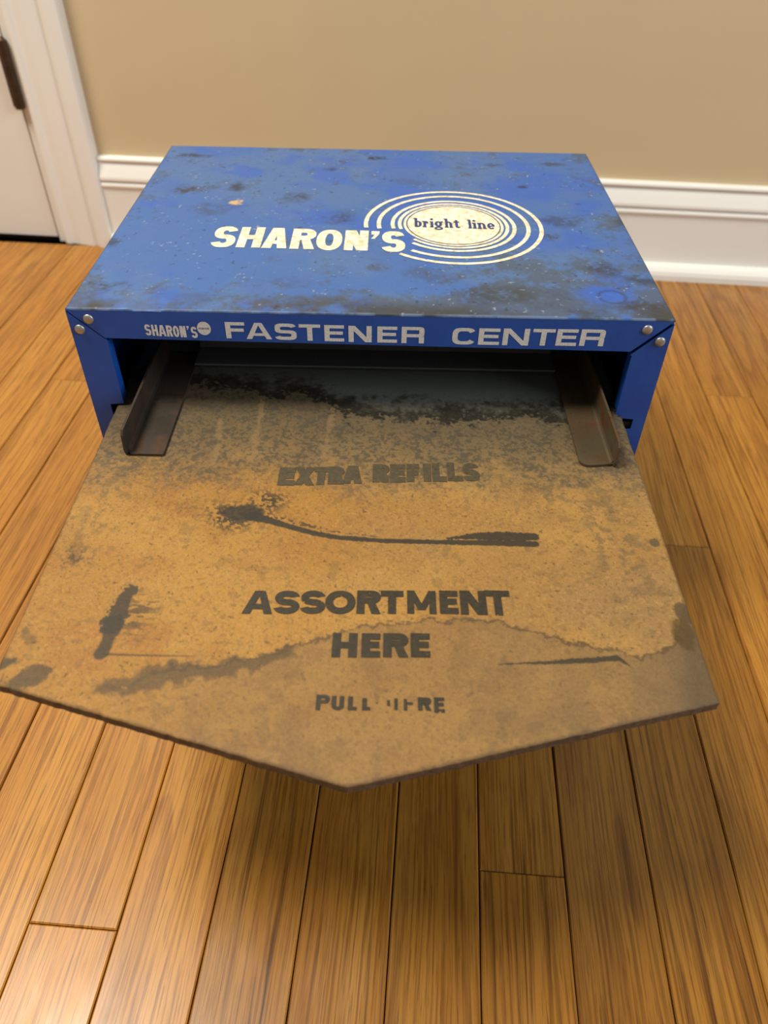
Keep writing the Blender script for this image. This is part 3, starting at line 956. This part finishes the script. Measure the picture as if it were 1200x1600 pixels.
# the long greasy slash
den = fbm(x, y, 1.8, 503, 2, .6)
d_, al = polydist(x, y, [(127.6, -111.2), (138.8, -114.8), (150.8, -119.4), (166.5, -125.0), (181.8, -128.3), (208.1, -130.2), (238.1, -130.5), (268.0, -130.2), (296.5, -130.5)], [4.0, 2.6, 2.0, 1.9, 1.8, 1.7, 1.7, 2.2, 2.4])
col = lerpc(col, ink, sst(.5, -.3, d_ + (n4 - .5) * 1.4) * .95)
d_, al = polydist(x, y, [(245.7, -127.1), (260.9, -125.1), (276.1, -124.7), (296.5, -124.7)], [.6, 2.8, 3.8, 3.2])
col = lerpc(col, ink, sst(.4, -.3, d_ + (n4 - .5) * 2.2) * .95)
d_, al = polydist(x, y, [(136.4, -110.9), (158.2, -117.0), (177.7, -123.0), (208.1, -127.6)], [2.2, 1.8, 1.0, .3])
col = lerpc(col, ink, sst(.5, -.5, d_) * sst(.48, .60, den) * .8)
col = lerpc(col, ink, np.clip(blob(x, y, (122.4, -107.9), 13.5, 8.0, 511, .30, soft=.25), 0, 1) * .92)
spray = blob(x, y, (118.1, -109.7), 34, 17, 521, .45, soft=.9)
spray = np.maximum(spray, blob(x, y, (134.7, -97.1), 18, 14, 523, .45, soft=.9))
col = lerpc(col, ink, spray * sst(.46, .53, den) * .9)
# dry smear at the left, with a thin drawn line
d_, al = polydist(x, y, [(69.7, -172.7), (68.2, -179.1), (68.7, -188.8), (67.9, -195.6)], [3.0, 4.4, 6.0, 5.4])
col = lerpc(col, lin(60, 54, 40), sst(.8, -.5, d_ + (n3 - .5) * 10 + (n4 - .5) * 4) * .92)
d_, al = polydist(x, y, [(68.1, -193.9), (67.3, -205.6), (66.9, -214.4)], [5.0, 3.4, 3.6])
col = lerpc(col, lin(60, 54, 40), sst(.8, -.5, d_ + (n3 - .5) * 4) * .9)
col = lerpc(col, lin(70, 60, 42), blob(x, y, (76.6, -187.7), 13, 20, 531, .5, soft=.8) * sst(.48, .56, fbm(x * .3, y, 2.2, 533, 3)) * .75)
d_, al = polydist(x, y, [(67.2, -214.4), (86.6, -214.7), (112.4, -214.6)], [.5, .4, .1])
col = lerpc(col, lin(70, 58, 40), sst(.5, -.1, d_) * .8)
# right hand scratch, left corner smears, drips at the right edge
d_, al = polydist(x, y, [(267.0, -216.1), (283.3, -215.0), (299.6, -213.8), (316.0, -212.3), (327.7, -210.8), (332.8, -215.4)], [.1, .5, 1.2, 1.6, 1.7, .3])
col = lerpc(col, ink, sst(.5, -.3, d_ + (n4 - .5) * 2.0) * .9)
for p, w_, a_ in (([(30.4, -232.7), (36.4, -227.8), (44.0, -224.2)], [5, 7, 2], .75), ([(18.7, -222.5), (23.9, -219.3)], [3, 2.6], .85), ([(22.9, -200.5), (28.3, -206.5)], [2, 3], .45), ([(28.9, -127.0), (31.2, -148.7)], [2, 5], .25)):
    d_, al = polydist(x, y, p, w_)
    col = lerpc(col, lin(62, 58, 42), sst(1.0, -1.0, d_ + (n3 - .5) * 6) * a_)
col = lerpc(col, lin(66, 60, 44), blob(x, y, (32.8, -146.7), 14, 10, 541, .5, soft=.8) * sst(.55, .62, den) * .8)
drip = blob(x, y, (369.9, -180.6), 5.5, 8, 551, .15, soft=.2)
drip2 = blob(x, y, (365.7, -194.5), 6.5, 12, 553, .2, soft=.4)
corner = sst(6, -6, polydist(x, y, [(370.2, -198.6), (369.3, -218.5), (368.1, -235.2)], [7, 10, 14])[0] + (n2 - .5) * 14)
col = lerpc(col, lin(96, 80, 54), corner * .65)
col = lerpc(col, lin(88, 72, 46), np.maximum(drip, drip2 * .9) * .85)
gl = np.where(drip2 > .5, .18, gl)
col = lerpc(col, lin(92, 80, 58), blob(x, y, (366.9, -127.6), 3.2, 3.6, 557, .2, soft=.2) * .85)
col = lerpc(col, lin(104, 76, 44), sst(2.0, .3, dd * 1000 + (n3 - .5) * 3) * .5)
col = col * np.array([.68, .675, .65])
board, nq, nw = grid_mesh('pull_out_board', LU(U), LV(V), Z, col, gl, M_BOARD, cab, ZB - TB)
board.data.materials.append(M_EDGE)
mi = np.zeros(len(board.data.polygons), dtype=np.int32)
mi[nq:] = 1
board.data.polygons.foreach_set('material_index', mi)
board['label'] = 'stained brown hardboard slide pulled out of the cabinet'

# ---- steel angle rails on the slide
RT = .0016


def rail(u_bend, u_in, v0, v1, hgt, mat, rnd):
    m = MB()
    sg = 1 if u_in > u_bend else -1
    z0 = ZB + .0004
    lo = [(u_bend, v0 + .002)]
    if rnd:
        for k in range(6):
            a = math.pi / 2 * k / 5
            lo.append((u_in - sg * rnd * (1 - math.sin(a)), v0 + rnd * (1 - math.cos(a))))
    else:
        lo += [(u_bend + sg * .003, v0), (u_in - sg * .001, v0), (u_in, v0 + .001)]
    lo += [(u_in, v1), (u_bend, v1)]
    m.prism([(LU(a), LV(b)) for a, b in lo], 'z', z0, z0 + RT)
    # upright flange with a clipped front corner
    up = [(v0 + .001, z0), (v0 - .0005, z0 + .004), (v0 + .0008, z0 + hgt - .003), (v0 + .003, z0 + hgt), (v1, z0 + hgt), (v1, z0)]
    a, b = sorted((LU(u_bend), LU(u_bend - sg * RT)))
    m.prism([(LV(p[0]), p[1]) for p in up], 'x', a, b)
    # inside fillet of the bend
    fl = [(u_bend, z0 + RT), (u_bend + sg * .0022, z0 + RT), (u_bend + sg * .0007, z0 + RT + .0006), (u_bend, z0 + RT + .0022)]
    m.prism([(LU(p[0]), p[1]) for p in fl], 'y', LV(v0 + .003), LV(v1))
    return m.build('rail', mat, board)


rail(.0392, .0628, -.0562, .0715, .0185, M_STEEL, 0)['label'] = 'dark steel angle rail on the left of the slide'
rail(.3570, .3354, -.0592, .0715, .0185, M_RUST, .006)['label'] = 'rusty steel angle rail on the right of the slide'
m = MB()
m.prism([(LV(.0480), ZB + .0040), (LV(.0478), ZB + .0048), (LV(.0482), ZB + .0056), (LV(.0720), ZB + .0056), (LV(.0720), ZB + .0230), (LV(.0736), ZB + .0230), (LV(.0736), ZB + .0004), (LV(.0720), ZB + .0004), (LV(.0720), ZB + .0040)],
        'x', LU(.0636), LU(.3346))
m.build('rear_rail', M_BACKSTEEL, board)

# ---- stamped words on the slide
on_board = lambda a, b: (LU(a / 1000), LV(b / 1000), ZB + .00030)
print_mesh('stamped_lettering', [('A', 133.1, 149.4, -186.8, -170.6), ('S', 149.5, 163.4, -186.5, -170.2), ('S', 163.6, 177.2, -186.1, -169.8), ('O', 177, 193.3, -185.8, -169.5), ('R', 194, 206.9, -185.4, -169.1),
                                 ('T', 206.9, 219.2, -185.1, -168.8), ('M', 221.2, 236.8, -184.7, -168.4), ('E', 238.7, 248.7, -184.4, -168), ('N', 249.8, 264.1, -184.6, -167.7), ('T', 263.4, 277.1, -184.8, -167.3)],
           M_STAMP, board, on_board, 4.3, 4.3, 2.1, label='black stamped lettering ASSORTMENT')
print_mesh('stamped_lettering', [('H', 182.5, 195.3, -213.8, -198.4), ('E', 197.5, 207.1, -213.5, -198.3), ('R', 208.6, 221.5, -213.2, -198), ('E', 222.7, 232.6, -212.9, -197.7)],
           M_STAMP, board, on_board, 4.4, 4.0, 2.1, label='black stamped lettering HERE')
# the last line is only half printed: P U L L . H E R E with gaps
bits = rc(210.9, 212.3, -241.5, -238.3) + rc(214.4, 216.0, -243.6, -237.2) + rc(218.9, 220.6, -243.8, -237.4) + rc(220.6, 223.2, -240.6, -239.2) + rc(205.8, 206.4, -240.4, -239.6)
print_mesh('stamped_lettering', [('P', 176.9, 183.4, -244.5, -236), ('U', 184.3, 190.3, -244.3, -236.5), ('L', 192.2, 196.4, -244.2, -236.6), ('L', 199.0, 202.9, -244.1, -237.4), ('R', 225.7, 232.1, -243.7, -236.4), ('E', 233.4, 238.4, -244.6, -236.2)],
           M_STAMP, board, on_board, 2.2, 1.9, 2.2, label='small half-worn stamped lettering PULL HERE', extra=bits)
print_mesh('stamped_lettering', [('E', 140.1, 150.8, -82.9, -65.2), ('X', 150, 163.4, -82.3, -64.6), ('T', 162.6, 172, -81.7, -64), ('R', 171.8, 182, -80.8, -63.4), ('A', 181, 193.6, -79.9, -62.2), ('R', 200.1, 210.9, -78, -60.1), ('E', 211.4, 221.2, -77.7, -59.8),
                                 ('F', 222, 230.1, -77.1, -59.2), ('I', 232.8, 237.6, -76.5, -58.6), ('L', 238.4, 247.6, -76.3, -58), ('L', 248.1, 258, -75.7, -57.1), ('S', 258.0, 269, -75.4, -57.2)],
           M_STAMP_FAINT, board, on_board, 4.8, 5.2, 2.1, label='faded smeared stamped lettering EXTRA REFILLS')
